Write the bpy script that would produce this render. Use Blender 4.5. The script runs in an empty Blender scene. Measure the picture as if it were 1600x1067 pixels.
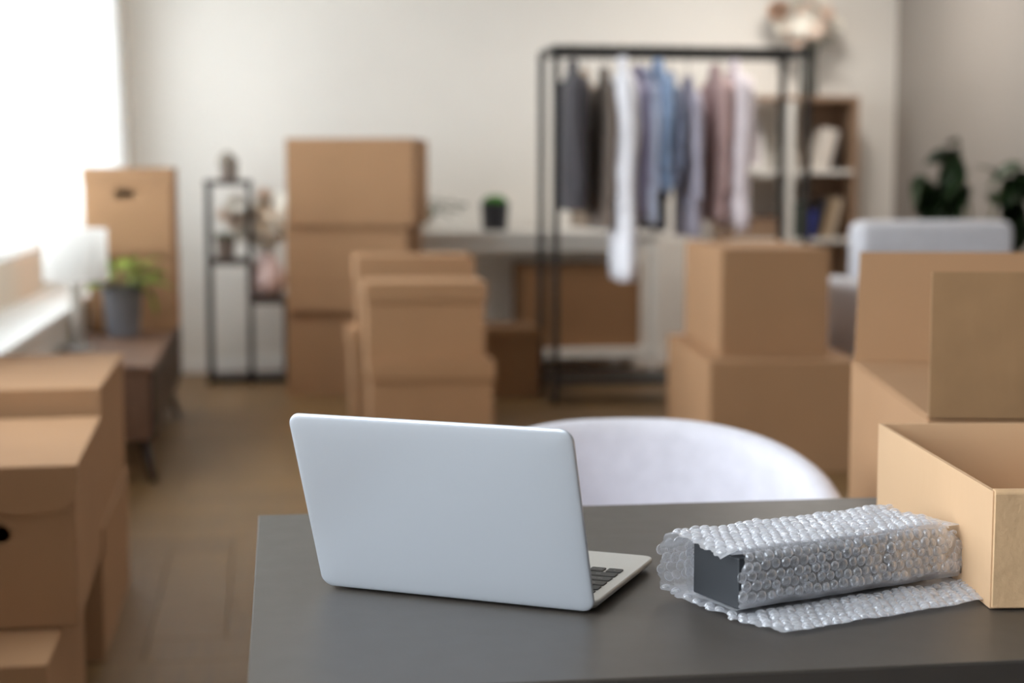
import bpy, bmesh, math, random
from mathutils import Vector, Matrix

random.seed(7)
SC = bpy.context.scene
COL = SC.collection
R = math.radians

# ------------------------------------------------------------------ camera
cam_d = bpy.data.cameras.new('camera')
cam = bpy.data.objects.new('camera', cam_d)
COL.objects.link(cam)
CAM_H, CAM_YAW, CAM_PITCH = 1.14, 8.8, 5.733
cam.location = (0, 0, CAM_H)
cam.rotation_euler = (R(90 - CAM_PITCH), 0, R(-CAM_YAW))
cam_d.sensor_fit = 'HORIZONTAL'
cam_d.sensor_width = 36
cam_d.lens = 56.25
cam_d.clip_start = 0.05
cam_d.dof.use_dof = True
cam_d.dof.focus_distance = 1.60
cam_d.dof.aperture_fstop = 3.4
SC.camera = cam

# ------------------------------------------------------------------ sky, window portals, exposure
world = bpy.data.worlds.new('overcast_sky')
SC.world = world
world.use_nodes = True
wn = world.node_tree.nodes
bg = wn.get('Background') or wn.new('ShaderNodeBackground')
bg.inputs['Color'].default_value = (0.86, 0.93, 1.0, 1)
bg.inputs['Strength'].default_value = 1.0


def portal(name, loc, rot, sx, sy):
    """sampling portal lying in a window opening (guides the sky light, emits nothing itself)"""
    l = bpy.data.lights.new(name, 'AREA')
    l.shape = 'RECTANGLE'
    l.size, l.size_y = sx, sy
    l.cycles.is_portal = True
    o = bpy.data.objects.new(name, l)
    COL.objects.link(o)
    o.location, o.rotation_euler = loc, rot


portal('window_portal_far', (-1.16, 7.2, 1.68), (0, R(-90), 0), 1.76, 4.2)
portal('window_portal_middle', (-1.16, 3.6, 1.68), (0, R(-90), 0), 1.76, 1.4)
portal('window_portal_near', (-1.16, 0.6, 1.68), (0, R(-90), 0), 1.76, 2.8)

SC.view_settings.view_transform = 'Standard'
SC.view_settings.look = 'None'
SC.view_settings.gamma = 1
SC.view_settings.use_curve_mapping = False
SC.view_settings.exposure = 3.08
SC.cycles.use_denoising = True
SC.cycles.max_bounces = 9
SC.cycles.diffuse_bounces = 6
SC.cycles.transparent_max_bounces = 16


# ------------------------------------------------------------------ materials
def srgb(r, g, b):
    f = lambda c: (c / 255 / 12.92) if c / 255 <= 0.04045 else ((c / 255 + 0.055) / 1.055) ** 2.4
    return (f(r), f(g), f(b), 1)


def mat(name, rgb, rough=0.6, metal=0.0, var=0.0, vscale=8.0, stretch=(1, 1, 1), bump=0.0, bscale=60.0,
        bstretch=(1, 1, 1), spec=0.5, sheen=0.0, trans=0.0, per_object=0.0, rvar=0.0):
    m = bpy.data.materials.new(name)
    m.use_nodes = True
    nt = m.node_tree
    N, L = nt.nodes, nt.links
    b = N['Principled BSDF']
    b.inputs['Base Color'].default_value = srgb(*rgb)
    b.inputs['Roughness'].default_value = rough
    b.inputs['Metallic'].default_value = metal
    b.inputs['Specular IOR Level'].default_value = spec
    if sheen:
        b.inputs['Sheen Weight'].default_value = sheen
    if trans:
        b.inputs['Transmission Weight'].default_value = trans
    tc = N.new('ShaderNodeTexCoord')
    col = None
    if var:
        mp = N.new('ShaderNodeMapping')
        mp.inputs['Scale'].default_value = stretch
        L.new(tc.outputs['Object'], mp.inputs['Vector'])
        nz = N.new('ShaderNodeTexNoise')
        nz.inputs['Scale'].default_value = vscale
        nz.inputs['Detail'].default_value = 6
        L.new(mp.outputs[0], nz.inputs['Vector'])
        rp = N.new('ShaderNodeValToRGB')
        rp.color_ramp.elements[0].position = 0.3
        rp.color_ramp.elements[1].position = 0.7
        c = srgb(*rgb)
        rp.color_ramp.elements[0].color = (c[0] * (1 - var), c[1] * (1 - var), c[2] * (1 - var), 1)
        rp.color_ramp.elements[1].color = (min(1, c[0] * (1 + var)), min(1, c[1] * (1 + var)), min(1, c[2] * (1 + var)), 1)
        L.new(nz.outputs['Fac'], rp.inputs['Fac'])
        col = rp.outputs['Color']
        if rvar:
            mr = N.new('ShaderNodeMapRange')
            mr.inputs['To Min'].default_value = rough - rvar
            mr.inputs['To Max'].default_value = rough + rvar
            L.new(nz.outputs['Fac'], mr.inputs['Value'])
            L.new(mr.outputs[0], b.inputs['Roughness'])
    if per_object:
        oi = N.new('ShaderNodeObjectInfo')
        hs = N.new('ShaderNodeHueSaturation')
        mr = N.new('ShaderNodeMapRange')
        mr.inputs['To Min'].default_value = 1 - per_object
        mr.inputs['To Max'].default_value = 1 + per_object
        L.new(oi.outputs['Random'], mr.inputs['Value'])
        L.new(mr.outputs[0], hs.inputs['Value'])
        if col:
            L.new(col, hs.inputs['Color'])
        else:
            hs.inputs['Color'].default_value = srgb(*rgb)
        col = hs.outputs['Color']
    if col:
        L.new(col, b.inputs['Base Color'])
    if bump:
        mp2 = N.new('ShaderNodeMapping')
        mp2.inputs['Scale'].default_value = bstretch
        L.new(tc.outputs['Object'], mp2.inputs['Vector'])
        nb = N.new('ShaderNodeTexNoise')
        nb.inputs['Scale'].default_value = bscale
        nb.inputs['Detail'].default_value = 4
        L.new(mp2.outputs[0], nb.inputs['Vector'])
        bp = N.new('ShaderNodeBump')
        bp.inputs['Strength'].default_value = bump
        bp.inputs['Distance'].default_value = 0.002
        L.new(nb.outputs['Fac'], bp.inputs['Height'])
        L.new(bp.outputs[0], b.inputs['Normal'])
    return m


M = {}
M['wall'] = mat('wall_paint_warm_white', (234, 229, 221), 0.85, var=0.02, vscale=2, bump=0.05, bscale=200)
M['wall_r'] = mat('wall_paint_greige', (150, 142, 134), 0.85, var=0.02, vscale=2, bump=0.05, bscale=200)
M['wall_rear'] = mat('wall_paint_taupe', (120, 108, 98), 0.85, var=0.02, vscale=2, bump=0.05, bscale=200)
M['ceiling'] = mat('ceiling_paint', (246, 244, 240), 0.9, bump=0.03, bscale=150)
M['trim'] = mat('white_trim_paint', (240, 238, 234), 0.45, bump=0.02, bscale=80)
M['panel_beige'] = mat('beige_panel_paint', (228, 214, 197), 0.6, var=0.03, vscale=4)
M['sub'] = mat('subfloor', (70, 55, 42), 0.9, var=0.1)
M['plank'] = mat('oak_plank', (124, 95, 60), 0.45, spec=0.35, var=0.16, vscale=5, stretch=(1, 9, 1), bump=0.12, bscale=30,
                 bstretch=(1, 12, 1), per_object=0.12, rvar=0.06)
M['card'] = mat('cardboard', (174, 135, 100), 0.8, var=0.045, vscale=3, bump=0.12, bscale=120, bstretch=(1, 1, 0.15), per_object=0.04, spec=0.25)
M['card_shaded'] = mat('cardboard_shaded', (140, 104, 72), 0.8, var=0.05, vscale=3, bump=0.12, bscale=120, bstretch=(1, 1, 0.15), spec=0.25)  # for boxes standing in shade; the shade is put into the colour
M['card_lt'] = mat('cardboard_light', (202, 166, 130), 0.78, var=0.035, vscale=5, bump=0.22, bscale=90, bstretch=(1, 1, 0.25), spec=0.25)
M['card_rough'] = mat('cardboard_worn', (204, 168, 129), 0.8, var=0.05, vscale=40, bump=0.4, bscale=150, spec=0.25)
M['card_worn_shade'] = mat('cardboard_worn_shaded', (150, 116, 82), 0.8, var=0.06, vscale=16, bump=0.4, bscale=70, bstretch=(1, 1, 0.2), spec=0.25)  # carton front flap, darkened: its shade is put into the colour
M['desk'] = mat('desk_grey_laminate', (67, 61, 55), 0.40, var=0.03, vscale=30, bump=0.05, bscale=400, rvar=0.04)
M['desk_edge'] = mat('desk_edge_band', (62, 58, 55), 0.5, var=0.03, vscale=30)
M['alu'] = mat('silver_aluminium', (212, 216, 223), 0.42, metal=0.55, bump=0.03, bscale=900)
M['alu_base'] = mat('silver_aluminium_base', (205, 203, 198), 0.45, metal=0.6, bump=0.03, bscale=900)
M['key'] = mat('key_black', (46, 44, 42), 0.55, bump=0.04, bscale=500)
M['keymark'] = mat('key_legend', (170, 168, 165), 0.6)
M['screen'] = mat('dark_screen', (14, 14, 16), 0.12)
M['rubber'] = mat('black_rubber', (20, 20, 20), 0.7)
M['pack'] = mat('dark_grey_box_card', (48, 50, 54), 0.55, var=0.05, vscale=20)
M['lilac'] = mat('lilac_felt', (224, 221, 229), 0.95, var=0.05, vscale=30, bump=0.35, bscale=260, sheen=0.3)
M['blackmetal'] = mat('black_metal', (44, 43, 43), 0.45, metal=0.4, bump=0.04, bscale=120)
M['rackmetal'] = mat('rack_dark_metal', (58, 57, 56), 0.42, metal=0.5, bump=0.04, bscale=120)
M['chrome'] = mat('chrome', (190, 190, 190), 0.2, metal=1.0)
M['walnut'] = mat('walnut', (112, 82, 64), 0.5, var=0.2, vscale=6, stretch=(6, 0.6, 6), bump=0.08, bscale=30, bstretch=(6, 0.6, 6))
M['walnut_dk'] = mat('walnut_dark', (58, 46, 40), 0.5, var=0.15, vscale=6, stretch=(6, 6, 0.6))
M['bookwood'] = mat('bookcase_wood', (150, 122, 98), 0.55, var=0.14, vscale=5, stretch=(6, 6, 0.7))
M['white'] = mat('white_lacquer', (224, 221, 214), 0.4, var=0.01, vscale=4)
M['greypot'] = mat('grey_concrete_pot', (124, 124, 130), 0.7, var=0.08, vscale=14, bump=0.2, bscale=40)
M['blackpot'] = mat('black_pot', (40, 41, 46), 0.55, var=0.06, vscale=14, bump=0.1, bscale=40)
M['brownpot'] = mat('taupe_pot', (122, 108, 98), 0.6, var=0.1, vscale=12)
M['soil'] = mat('soil', (52, 40, 32), 1.0, var=0.3, vscale=60, bump=0.8, bscale=80)
M['pinkvase'] = mat('blush_ceramic', (214, 190, 186), 0.5, var=0.03, vscale=8)
M['leaf'] = mat('leaf_green', (70, 98, 46), 0.45, var=0.2, vscale=14, per_object=0.2)
M['leaf_lt'] = mat('leaf_light_green', (160, 182, 78), 0.45, var=0.2, vscale=14, per_object=0.2)
M['leaf_dk'] = mat('leaf_dark_green', (52, 74, 40), 0.42, var=0.2, vscale=14, per_object=0.2)
M['stem'] = mat('stem_green', (84, 92, 58), 0.6, var=0.1)
M['twig'] = mat('twig_brown', (104, 86, 66), 0.8, var=0.2)
M['petal'] = mat('petal_cream', (252, 246, 236), 0.6, var=0.05, vscale=20, per_object=0.05)
M['petal_pk'] = mat('petal_blush', (246, 224, 206), 0.6, var=0.06, vscale=20, per_object=0.06)
M['sofa'] = mat('light_grey_upholstery', (216, 216, 222), 0.95, var=0.04, vscale=20, bump=0.3, bscale=200, sheen=0.2)
M['stone'] = mat('grey_ornament', (128, 118, 106), 0.8, var=0.2, vscale=14, bump=0.5, bscale=30)


def glass_mat(name, tint, refl=0.15, rough=0.02):
    m = bpy.data.materials.new(name)
    m.use_nodes = True
    nt = m.node_tree
    N, L = nt.nodes, nt.links
    N.remove(N['Principled BSDF'])
    out = N['Material Output']
    t = N.new('ShaderNodeBsdfTransparent')
    t.inputs['Color'].default_value = (*tint, 1)
    g = N.new('ShaderNodeBsdfGlossy')
    g.inputs['Roughness'].default_value = rough
    lw = N.new('ShaderNodeLayerWeight')
    lw.inputs['Blend'].default_value = refl
    mx = N.new('ShaderNodeMixShader')
    L.new(lw.outputs['Fresnel'], mx.inputs['Fac'])
    L.new(t.outputs[0], mx.inputs[1])
    L.new(g.outputs[0], mx.inputs[2])
    L.new(mx.outputs[0], out.inputs['Surface'])
    return m


M['glass'] = glass_mat('window_glass', (0.97, 0.98, 0.98), 0.12)
M['vaseglass'] = glass_mat('vase_glass', (0.95, 0.96, 0.95), 0.2)


def film_mat(name, white, blend):
    """clear plastic film: mostly see-through face on, glossy and milky at grazing angles"""
    m = bpy.data.materials.new(name)
    m.use_nodes = True
    nt = m.node_tree
    N, L = nt.nodes, nt.links
    N.remove(N['Principled BSDF'])
    out = N['Material Output']
    t = N.new('ShaderNodeBsdfTransparent')
    t.inputs['Color'].default_value = (0.97, 0.975, 0.985, 1)
    g = N.new('ShaderNodeBsdfGlossy')
    g.inputs['Roughness'].default_value = 0.08
    g.inputs['Color'].default_value = (0.95, 0.96, 1, 1)
    d = N.new('ShaderNodeBsdfDiffuse')
    d.inputs['Color'].default_value = (0.93, 0.94, 0.98, 1)
    tl = N.new('ShaderNodeBsdfTranslucent')
    tl.inputs['Color'].default_value = (0.93, 0.94, 0.98, 1)
    md = N.new('ShaderNodeMixShader')
    md.inputs['Fac'].default_value = 0.45
    L.new(d.outputs[0], md.inputs[1])
    L.new(tl.outputs[0], md.inputs[2])
    mg = N.new('ShaderNodeMixShader')
    mg.inputs['Fac'].default_value = 0.46
    L.new(md.outputs[0], mg.inputs[1])
    L.new(g.outputs[0], mg.inputs[2])
    lw = N.new('ShaderNodeLayerWeight')
    lw.inputs['Blend'].default_value = blend
    tc = N.new('ShaderNodeTexCoord')
    nz = N.new('ShaderNodeTexNoise')
    nz.inputs['Scale'].default_value = 260
    nz.inputs['Detail'].default_value = 3
    L.new(tc.outputs['Object'], nz.inputs['Vector'])
    bp = N.new('ShaderNodeBump')
    bp.inputs['Strength'].default_value = 0.5
    bp.inputs['Distance'].default_value = 0.001
    L.new(nz.outputs['Fac'], bp.inputs['Height'])
    L.new(bp.outputs[0], g.inputs['Normal'])
    L.new(bp.outputs[0], lw.inputs['Normal'])
    mr = N.new('ShaderNodeMapRange')
    mr.inputs['To Min'].default_value = white
    mr.inputs['To Max'].default_value = 0.92
    L.new(lw.outputs['Facing'], mr.inputs['Value'])
    mx = N.new('ShaderNodeMixShader')
    L.new(mr.outputs[0], mx.inputs['Fac'])
    L.new(t.outputs[0], mx.inputs[1])
    L.new(mg.outputs[0], mx.inputs[2])
    L.new(mx.outputs[0], out.inputs['Surface'])
    return m


M['film'] = film_mat('bubble_film', 0.33, 0.50)
M['bubble'] = film_mat('bubble_dome_film', 0.14, 0.60)


def sheer_mat(name, c, cover=0.32, through=0.8):
    m = bpy.data.materials.new(name)
    m.use_nodes = True
    nt = m.node_tree
    N, L = nt.nodes, nt.links
    N.remove(N['Principled BSDF'])
    out = N['Material Output']
    t = N.new('ShaderNodeBsdfTransparent')
    d = N.new('ShaderNodeBsdfDiffuse')
    tl = N.new('ShaderNodeBsdfTranslucent')
    for s in (d, tl):
        s.inputs['Color'].default_value = (*c, 1)
    a = N.new('ShaderNodeMixShader')
    a.inputs['Fac'].default_value = through
    L.new(d.outputs[0], a.inputs[1])
    L.new(tl.outputs[0], a.inputs[2])
    b = N.new('ShaderNodeMixShader')
    b.inputs['Fac'].default_value = cover
    L.new(t.outputs[0], b.inputs[1])
    L.new(a.outputs[0], b.inputs[2])
    L.new(b.outputs[0], out.inputs['Surface'])
    return m


M['shade'] = sheer_mat('lamp_shade_fabric_translucent', (0.95, 0.94, 0.92), 1.0, 0.55)
M['sheer'] = sheer_mat('sheer_curtain_voile', (0.94, 0.93, 0.91))


def cloth(name, rgb):
    k = 'cloth_' + name
    if k not in M:
        M[k] = mat(k, rgb, 0.92, var=0.06, vscale=12, bump=0.25, bscale=180, sheen=0.2)
    return M[k]


# ------------------------------------------------------------------ mesh helpers
def tag(o, label=None, cat=None, group=None, kind=None):
    for k, v in (('label', label), ('category', cat), ('group', group), ('kind', kind)):
        if v:
            o[k] = v
    return o


def thing(name, label, cat, loc=(0, 0, 0), rotz=0.0, group=None):
    o = bpy.data.objects.new(name, None)
    o.empty_display_size = 0.05
    COL.objects.link(o)
    o.location = loc
    o.rotation_euler = (0, 0, R(rotz))
    return tag(o, label, cat, group)


def link(name, me, m, parent=None, smooth=False):
    if m is not None and not me.materials:
        me.materials.append(m)
    if smooth:
        for p in me.polygons:
            p.use_smooth = True
    o = bpy.data.objects.new(name, me)
    COL.objects.link(o)
    if parent is not None:
        o.parent = parent
    return o


def obj(name, bm, m, parent=None, smooth=False):
    me = bpy.data.meshes.new(name)
    bmesh.ops.recalc_face_normals(bm, faces=bm.faces)
    bm.to_mesh(me)
    bm.free()
    return link(name, me, m, parent, smooth)


def box(bm, x0, x1, y0, y1, z0, z1, bev=0.0, seg=2, mtx=None):
    r = bmesh.ops.create_cube(bm, size=1)
    vs = r['verts']
    bmesh.ops.scale(bm, verts=vs, vec=(x1 - x0, y1 - y0, z1 - z0))
    bmesh.ops.translate(bm, verts=vs, vec=((x0 + x1) / 2, (y0 + y1) / 2, (z0 + z1) / 2))
    if mtx is not None:
        bmesh.ops.transform(bm, matrix=mtx, verts=vs)
    if bev:
        es = list({e for v in vs for e in v.link_edges})
        bmesh.ops.bevel(bm, geom=es, offset=bev, segments=seg, affect='EDGES', profile=0.5)


def boxo(name, d, m, parent=None, bev=0.0, seg=2, smooth=False):
    bm = bmesh.new()
    box(bm, *d, bev=bev, seg=seg)
    return obj(name, bm, m, parent, smooth)


def loft(bm, rings, cap0=True, cap1=True, closed=True):
    rows = [[bm.verts.new(p) for p in r] for r in rings]
    n = len(rows[0])
    for a, b in zip(rows, rows[1:]):
        for i in range(n if closed else n - 1):
            j = (i + 1) % n
            bm.faces.new((a[i], a[j], b[j], b[i]))
    if cap0 and closed:
        bm.faces.new(rows[0][::-1])
    if cap1 and closed:
        bm.faces.new(rows[-1])
    return rows


def lathe(bm, prof, n=28, c=(0, 0)):
    """prof: list of (radius, z)"""
    loft(bm, [[(c[0] + r * math.cos(2 * math.pi * i / n), c[1] + r * math.sin(2 * math.pi * i / n), z) for i in range(n)]
              for r, z in prof])


def tube(bm, pts, rad, n=10):
    """swept tube through pts; rad scalar or list"""
    pts = [Vector(p) for p in pts]
    rs = rad if isinstance(rad, (list, tuple)) else [rad] * len(pts)
    rings = []
    prev = None
    for i, p in enumerate(pts):
        t = (pts[min(i + 1, len(pts) - 1)] - pts[max(i - 1, 0)]).normalized()
        if prev is None:
            a = t.orthogonal().normalized()
        else:
            a = (prev - t * prev.dot(t)).normalized()
        prev = a
        b = t.cross(a)
        rings.append([p + (a * math.cos(2 * math.pi * k / n) + b * math.sin(2 * math.pi * k / n)) * rs[i] for k in range(n)])
    loft(bm, rings)


def tubeo(name, pts, rad, m, parent=None, n=10):
    bm = bmesh.new()
    tube(bm, pts, rad, n)
    return obj(name, bm, m, parent, True)


def rrect(w, h, r, n=6, cx=0.0, cy=0.0):
    pts = []
    for sx, sy, a0 in ((1, 1, 0), (-1, 1, 90), (-1, -1, 180), (1, -1, 270)):
        for k in range(n + 1):
            a = R(a0 + 90 * k / n)
            pts.append((cx + sx * (w / 2 - r) + r * math.cos(a), cy + sy * (h / 2 - r) + r * math.sin(a)))
    return pts


def slab(bm, w, h, r, prof, cx=0.0, cy=0.0, n=6):
    """rounded slab; prof = list of (inset, z)"""
    loft(bm, [[(x, y, z) for x, y in rrect(w - 2 * i, h - 2 * i, max(r - i, 0.0004), n, cx, cy)] for i, z in prof])


def panel_mesh(name, outline, holes, t):
    """flat board with holes cut through it: 2D outline in local XY, thickness t centred on z=0"""
    cu = bpy.data.curves.new(name, 'CURVE')
    cu.dimensions = '2D'
    cu.fill_mode = 'BOTH'
    cu.extrude = t / 2
    for pts in [outline] + list(holes):
        s = cu.splines.new('POLY')
        s.points.add(len(pts) - 1)
        for k, p in enumerate(pts):
            s.points[k].co = (p[0], p[1], 0, 1)
        s.use_cyclic_u = True
    o = bpy.data.objects.new(name, cu)
    COL.objects.link(o)
    dg = bpy.context.evaluated_depsgraph_get()
    me = bpy.data.meshes.new_from_object(o.evaluated_get(dg))
    me.name = name
    bpy.data.objects.remove(o)
    bpy.data.curves.remove(cu)
    bm = bmesh.new()
    bm.from_mesh(me)
    bmesh.ops.remove_doubles(bm, verts=bm.verts, dist=1e-5)
    bmesh.ops.recalc_face_normals(bm, faces=bm.faces)
    bm.to_mesh(me)
    bm.free()
    me.materials.clear()
    return me


def stand_panel(name, outline, holes, t, m, parent, loc, axis='x'):
    """panel_mesh stood upright: outline x -> world X (or Y), outline y -> Z"""
    me = panel_mesh(name, outline, holes, t)
    rot = Matrix.Rotation(R(90), 4, 'X')
    if axis == 'y':
        rot = Matrix.Rotation(R(90), 4, 'Z') @ rot
    me.transform(Matrix.Translation(loc) @ rot)
    return link(name, me, m, parent)


def shell(bm, w, d, h, t, x0=0.0, y0=0.0, z0=0.0, front=True):
    """open-topped carton: outer walls, rim, inner walls and floor (origin front-left-bottom)"""
    o = [(x0, y0), (x0 + w, y0), (x0 + w, y0 + d), (x0, y0 + d)]
    i = [(x0 + t, y0 + t), (x0 + w - t, y0 + t), (x0 + w - t, y0 + d - t), (x0 + t, y0 + d - t)]
    ob = [bm.verts.new((*p, z0)) for p in o]
    ot = [bm.verts.new((*p, z0 + h)) for p in o]
    it = [bm.verts.new((*p, z0 + h)) for p in i]
    ib = [bm.verts.new((*p, z0 + t)) for p in i]
    bm.faces.new(ob[::-1])
    bm.faces.new(ib)
    for k in range(4):
        j = (k + 1) % 4
        bm.faces.new((ob[k], ob[j], ot[j], ot[k]))
        bm.faces.new((ot[k], ot[j], it[j], it[k]))
        bm.faces.new((it[k], it[j], ib[j], ib[k]))


def stadium(w, h, cx, cy, n=8):
    return rrect(w, h, h / 2 - 1e-4, n, cx, cy)


# ------------------------------------------------------------------ the room
X_L, X_R, Y_B, Y_F, CEIL = -0.85, 3.93, 9.65, -2.4, 2.75
floor = tag(boxo('floor', (X_L - 0.3, X_R + 0.3, Y_F - 0.3, Y_B + 0.3, -0.10, -0.014), M['sub']), kind='structure')


def herringbone():
    W, n = 0.19, 5
    cand = []
    fw = Vector((math.sin(R(CAM_YAW)), math.cos(R(CAM_YAW)), 0))
    rt = Vector((fw.y, -fw.x, 0))
    for k in range(-80, 120):
        for m_ in range(-20, 24):
            ox, oy = k + n * m_, k - n * m_
            for (a, b, c, d) in ((ox, ox + n, oy, oy + 1), (ox, ox + 1, oy + 1, oy + 1 + n)):
                x0, x1, y0, y1 = a * W - 0.3, b * W - 0.3, c * W, d * W
                vert = (d - c) > 1
                x0, x1 = max(x0, X_L), min(x1, X_R)
                y0, y1 = max(y0, Y_F), min(y1, Y_B)
                if x1 - x0 < 0.015 or y1 - y0 < 0.015:
                    continue
                c_ = Vector(((x0 + x1) / 2, (y0 + y1) / 2, 0))
                dep, lat = c_.dot(fw), c_.dot(rt)
                vis = dep > 2.6 and abs(lat) < 0.33 * dep + 0.35
                cand.append((0 if vis else 1, dep, x0, x1, y0, y1, vert))
    cand.sort()
    g = 0.0016
    rest = bmesh.new()
    for idx, (nv, dep, x0, x1, y0, y1, vert) in enumerate(cand):
        w, d = x1 - x0 - g, y1 - y0 - g
        if idx < 285 and not nv:
            bm = bmesh.new()
            # local Y runs along the plank so the grain follows it
            ln, wd = (d, w) if vert else (w, d)
            box(bm, -wd / 2, wd / 2, -ln / 2, ln / 2, -0.014, 0, bev=0.0012, seg=1)
            o = obj('plank', bm, M['plank'], floor)
            o.location = ((x0 + x1) / 2, (y0 + y1) / 2, 0)
            o.rotation_euler = (0, 0, 0 if vert else R(90))
        else:
            box(rest, x0 + g / 2, x1 - g / 2, y0 + g / 2, y1 - g / 2, -0.014, 0)
    tag(obj('plank_field', rest, M['plank'], floor), kind='stuff')


herringbone()

tag(boxo('wall_back', (X_L - 0.45, X_R + 0.2, Y_B, Y_B + 0.15, -0.1, CEIL), M['wall']), kind='structure')
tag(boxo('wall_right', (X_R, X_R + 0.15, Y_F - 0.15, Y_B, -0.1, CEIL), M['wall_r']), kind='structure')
tag(boxo('ceiling', (X_L - 0.45, X_R + 0.2, Y_F - 0.15, Y_B + 0.15, CEIL, CEIL + 0.1), M['ceiling']), kind='structure')
# left wall with a long window at the back and two shorter ones nearer the desk
WY0, WY1, WZ0, WZ1 = 5.1, 9.3, 0.60, 2.56
NY0, NY1 = -0.8, 2.0
MY0, MY1 = 2.9, 4.3
outl = [(Y_F - 0.15, -0.1), (Y_B, -0.1), (Y_B, CEIL), (Y_F - 0.15, CEIL)]
holes = [[(a, WZ0 - 0.03), (b, WZ0 - 0.03), (b, WZ1), (a, WZ1)] for a, b in ((WY0, WY1), (MY0, MY1), (NY0, NY1))]
wl = stand_panel('wall_left', outl, holes, 0.40, M['wall'], None, (X_L - 0.20, 0, 0), 'y')
tag(wl, kind='structure')
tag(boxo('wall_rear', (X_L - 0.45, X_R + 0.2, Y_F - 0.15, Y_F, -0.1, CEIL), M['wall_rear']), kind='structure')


def window(name, y0, y1, nwin):
    win = tag(bpy.data.objects.new(name, None), kind='structure')
    COL.objects.link(win)
    boxo('window_sill', (-1.12, X_L + 0.03, y0, y1, WZ0 - 0.03, WZ0), M['trim'], win, bev=0.004)
    boxo('lower_panel', (-1.16, -1.10, y0, y1, WZ0, 0.80), M['panel_beige'], win)
    step = (y1 - y0) / nwin
    for k in range(nwin):
        a, b = y0 + k * step, y0 + (k + 1) * step
        me = panel_mesh('window_frame', [(a, 0.80), (b, 0.80), (b, WZ1), (a, WZ1)],
                        [[(a + 0.06, 0.86), (b - 0.06, 0.86), (b - 0.06, WZ1 - 0.06), (a + 0.06, WZ1 - 0.06)]], 0.05)
        me.transform(Matrix.Translation((-1.13, 0, 0)) @ Matrix.Rotation(R(90), 4, 'Z') @ Matrix.Rotation(R(90), 4, 'X'))
        fr = link('window_frame', me, M['trim'], win)
        boxo('pane', (-1.134, -1.128, a + 0.055, b - 0.055, 0.855, WZ1 - 0.055), M['glass'], fr)
        boxo('window_handle', (-1.105, -1.085, a + 0.02, a + 0.04, 1.5, 1.62), M['trim'], fr, bev=0.004)


window('window_1', WY0, WY1, 3)
window('window_2', MY0, MY1, 1)
window('window_3', NY0, NY1, 2)

# baseboards
tag(boxo('baseboard_back', (X_L, X_R, Y_B - 0.015, Y_B, 0, 0.09), M['trim'], bev=0.004), kind='structure')
tag(boxo('baseboard_right', (X_R - 0.015, X_R, Y_F, Y_B - 0.015, 0, 0.09), M['trim'], bev=0.004), kind='structure')
tag(boxo('baseboard_left', (X_L, X_L + 0.015, Y_F, Y_B - 0.015, 0, 0.09), M['trim'], bev=0.004), kind='structure')

# sheer curtain at the far end of the window
cur = thing('curtain', 'sheer white curtain hanging at the bright window near the back wall', 'curtain', (-0.842, 9.0, 0))
bm = bmesh.new()
rows = []
for iz in range(26):
    t = iz / 25
    z = 2.62 - t * 2.0
    row = []
    for iy in range(161):
        s = iy / 160
        y = -1.85 + s * 2.42
        x = 0.012 * math.sin(s * 84 + 1.2 * math.sin(s * 9)) * (0.7 + 0.5 * t) + 0.045 * s ** 3 + 0.08 * t * s ** 4
        row.append((x, y, z))
    rows.append(row)
loft(bm, rows, closed=False)
bmesh.ops.solidify(bm, geom=bm.faces[:], thickness=0.0015)
obj('voile', bm, M['sheer'], cur, True)
tubeo('rod', [(0, -3.8, 2.64), (0, 0.62, 2.64)], 0.012, M['trim'], cur)
for yy in (-3.7, -1.7, 0.5):
    boxo('bracket', (-0.06, 0.01, yy - 0.01, yy + 0.01, 2.63, 2.66), M['trim'], cur)

# long sheer curtain close to the panes, ending just above the lower panel
sb = thing('sheer_curtain', 'long sheer white curtain glowing in front of the window panes', 'curtain', (-1.06, WY0, 0))
bm = bmesh.new()
rows = []
for iz in range(8):
    t = iz / 7
    row = []
    for iy in range(401):
        yq = 0.03 + (WY1 - WY0 - 0.06) * iy / 400
        row.append((0.016 * math.sin(yq * 48 + 1.5 * math.sin(yq * 3.1)) * (0.6 + 0.4 * t), yq, 2.53 - 1.72 * t))
    rows.append(row)
loft(bm, rows, closed=False)
obj('voile', bm, M['sheer'], sb, True)
tubeo('rod', [(0, 0.01, 2.54), (0, WY1 - WY0 - 0.01, 2.54)], 0.008, M['trim'], sb)

# unseen ceiling fill lamp, added to brighten the right of the back wall
cl = thing('fill_lamp', 'added round white fill lamp, out of view on the ceiling above the clothes rack', 'lamp', (2.9, 8.3, CEIL))
bm = bmesh.new()
lathe(bm, [(0.30, 0.0), (0.30, -0.06), (0.285, -0.07), (0.28, -0.06), (0.02, -0.055)], 40)
obj('housing', bm, M['trim'], cl, True)
bm = bmesh.new()
lathe(bm, [(0.279, -0.057), (0.279, -0.066), (0.2, -0.074), (0.005, -0.077)], 40)
em = mat('fill_lamp_diffuser', (250, 245, 238), 0.5)
em.node_tree.nodes['Principled BSDF'].inputs['Emission Color'].default_value = (1.0, 0.955, 0.90, 1)
em.node_tree.nodes['Principled BSDF'].inputs['Emission Strength'].default_value = 5.0
obj('diffuser', bm, em, cl, True)

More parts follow.
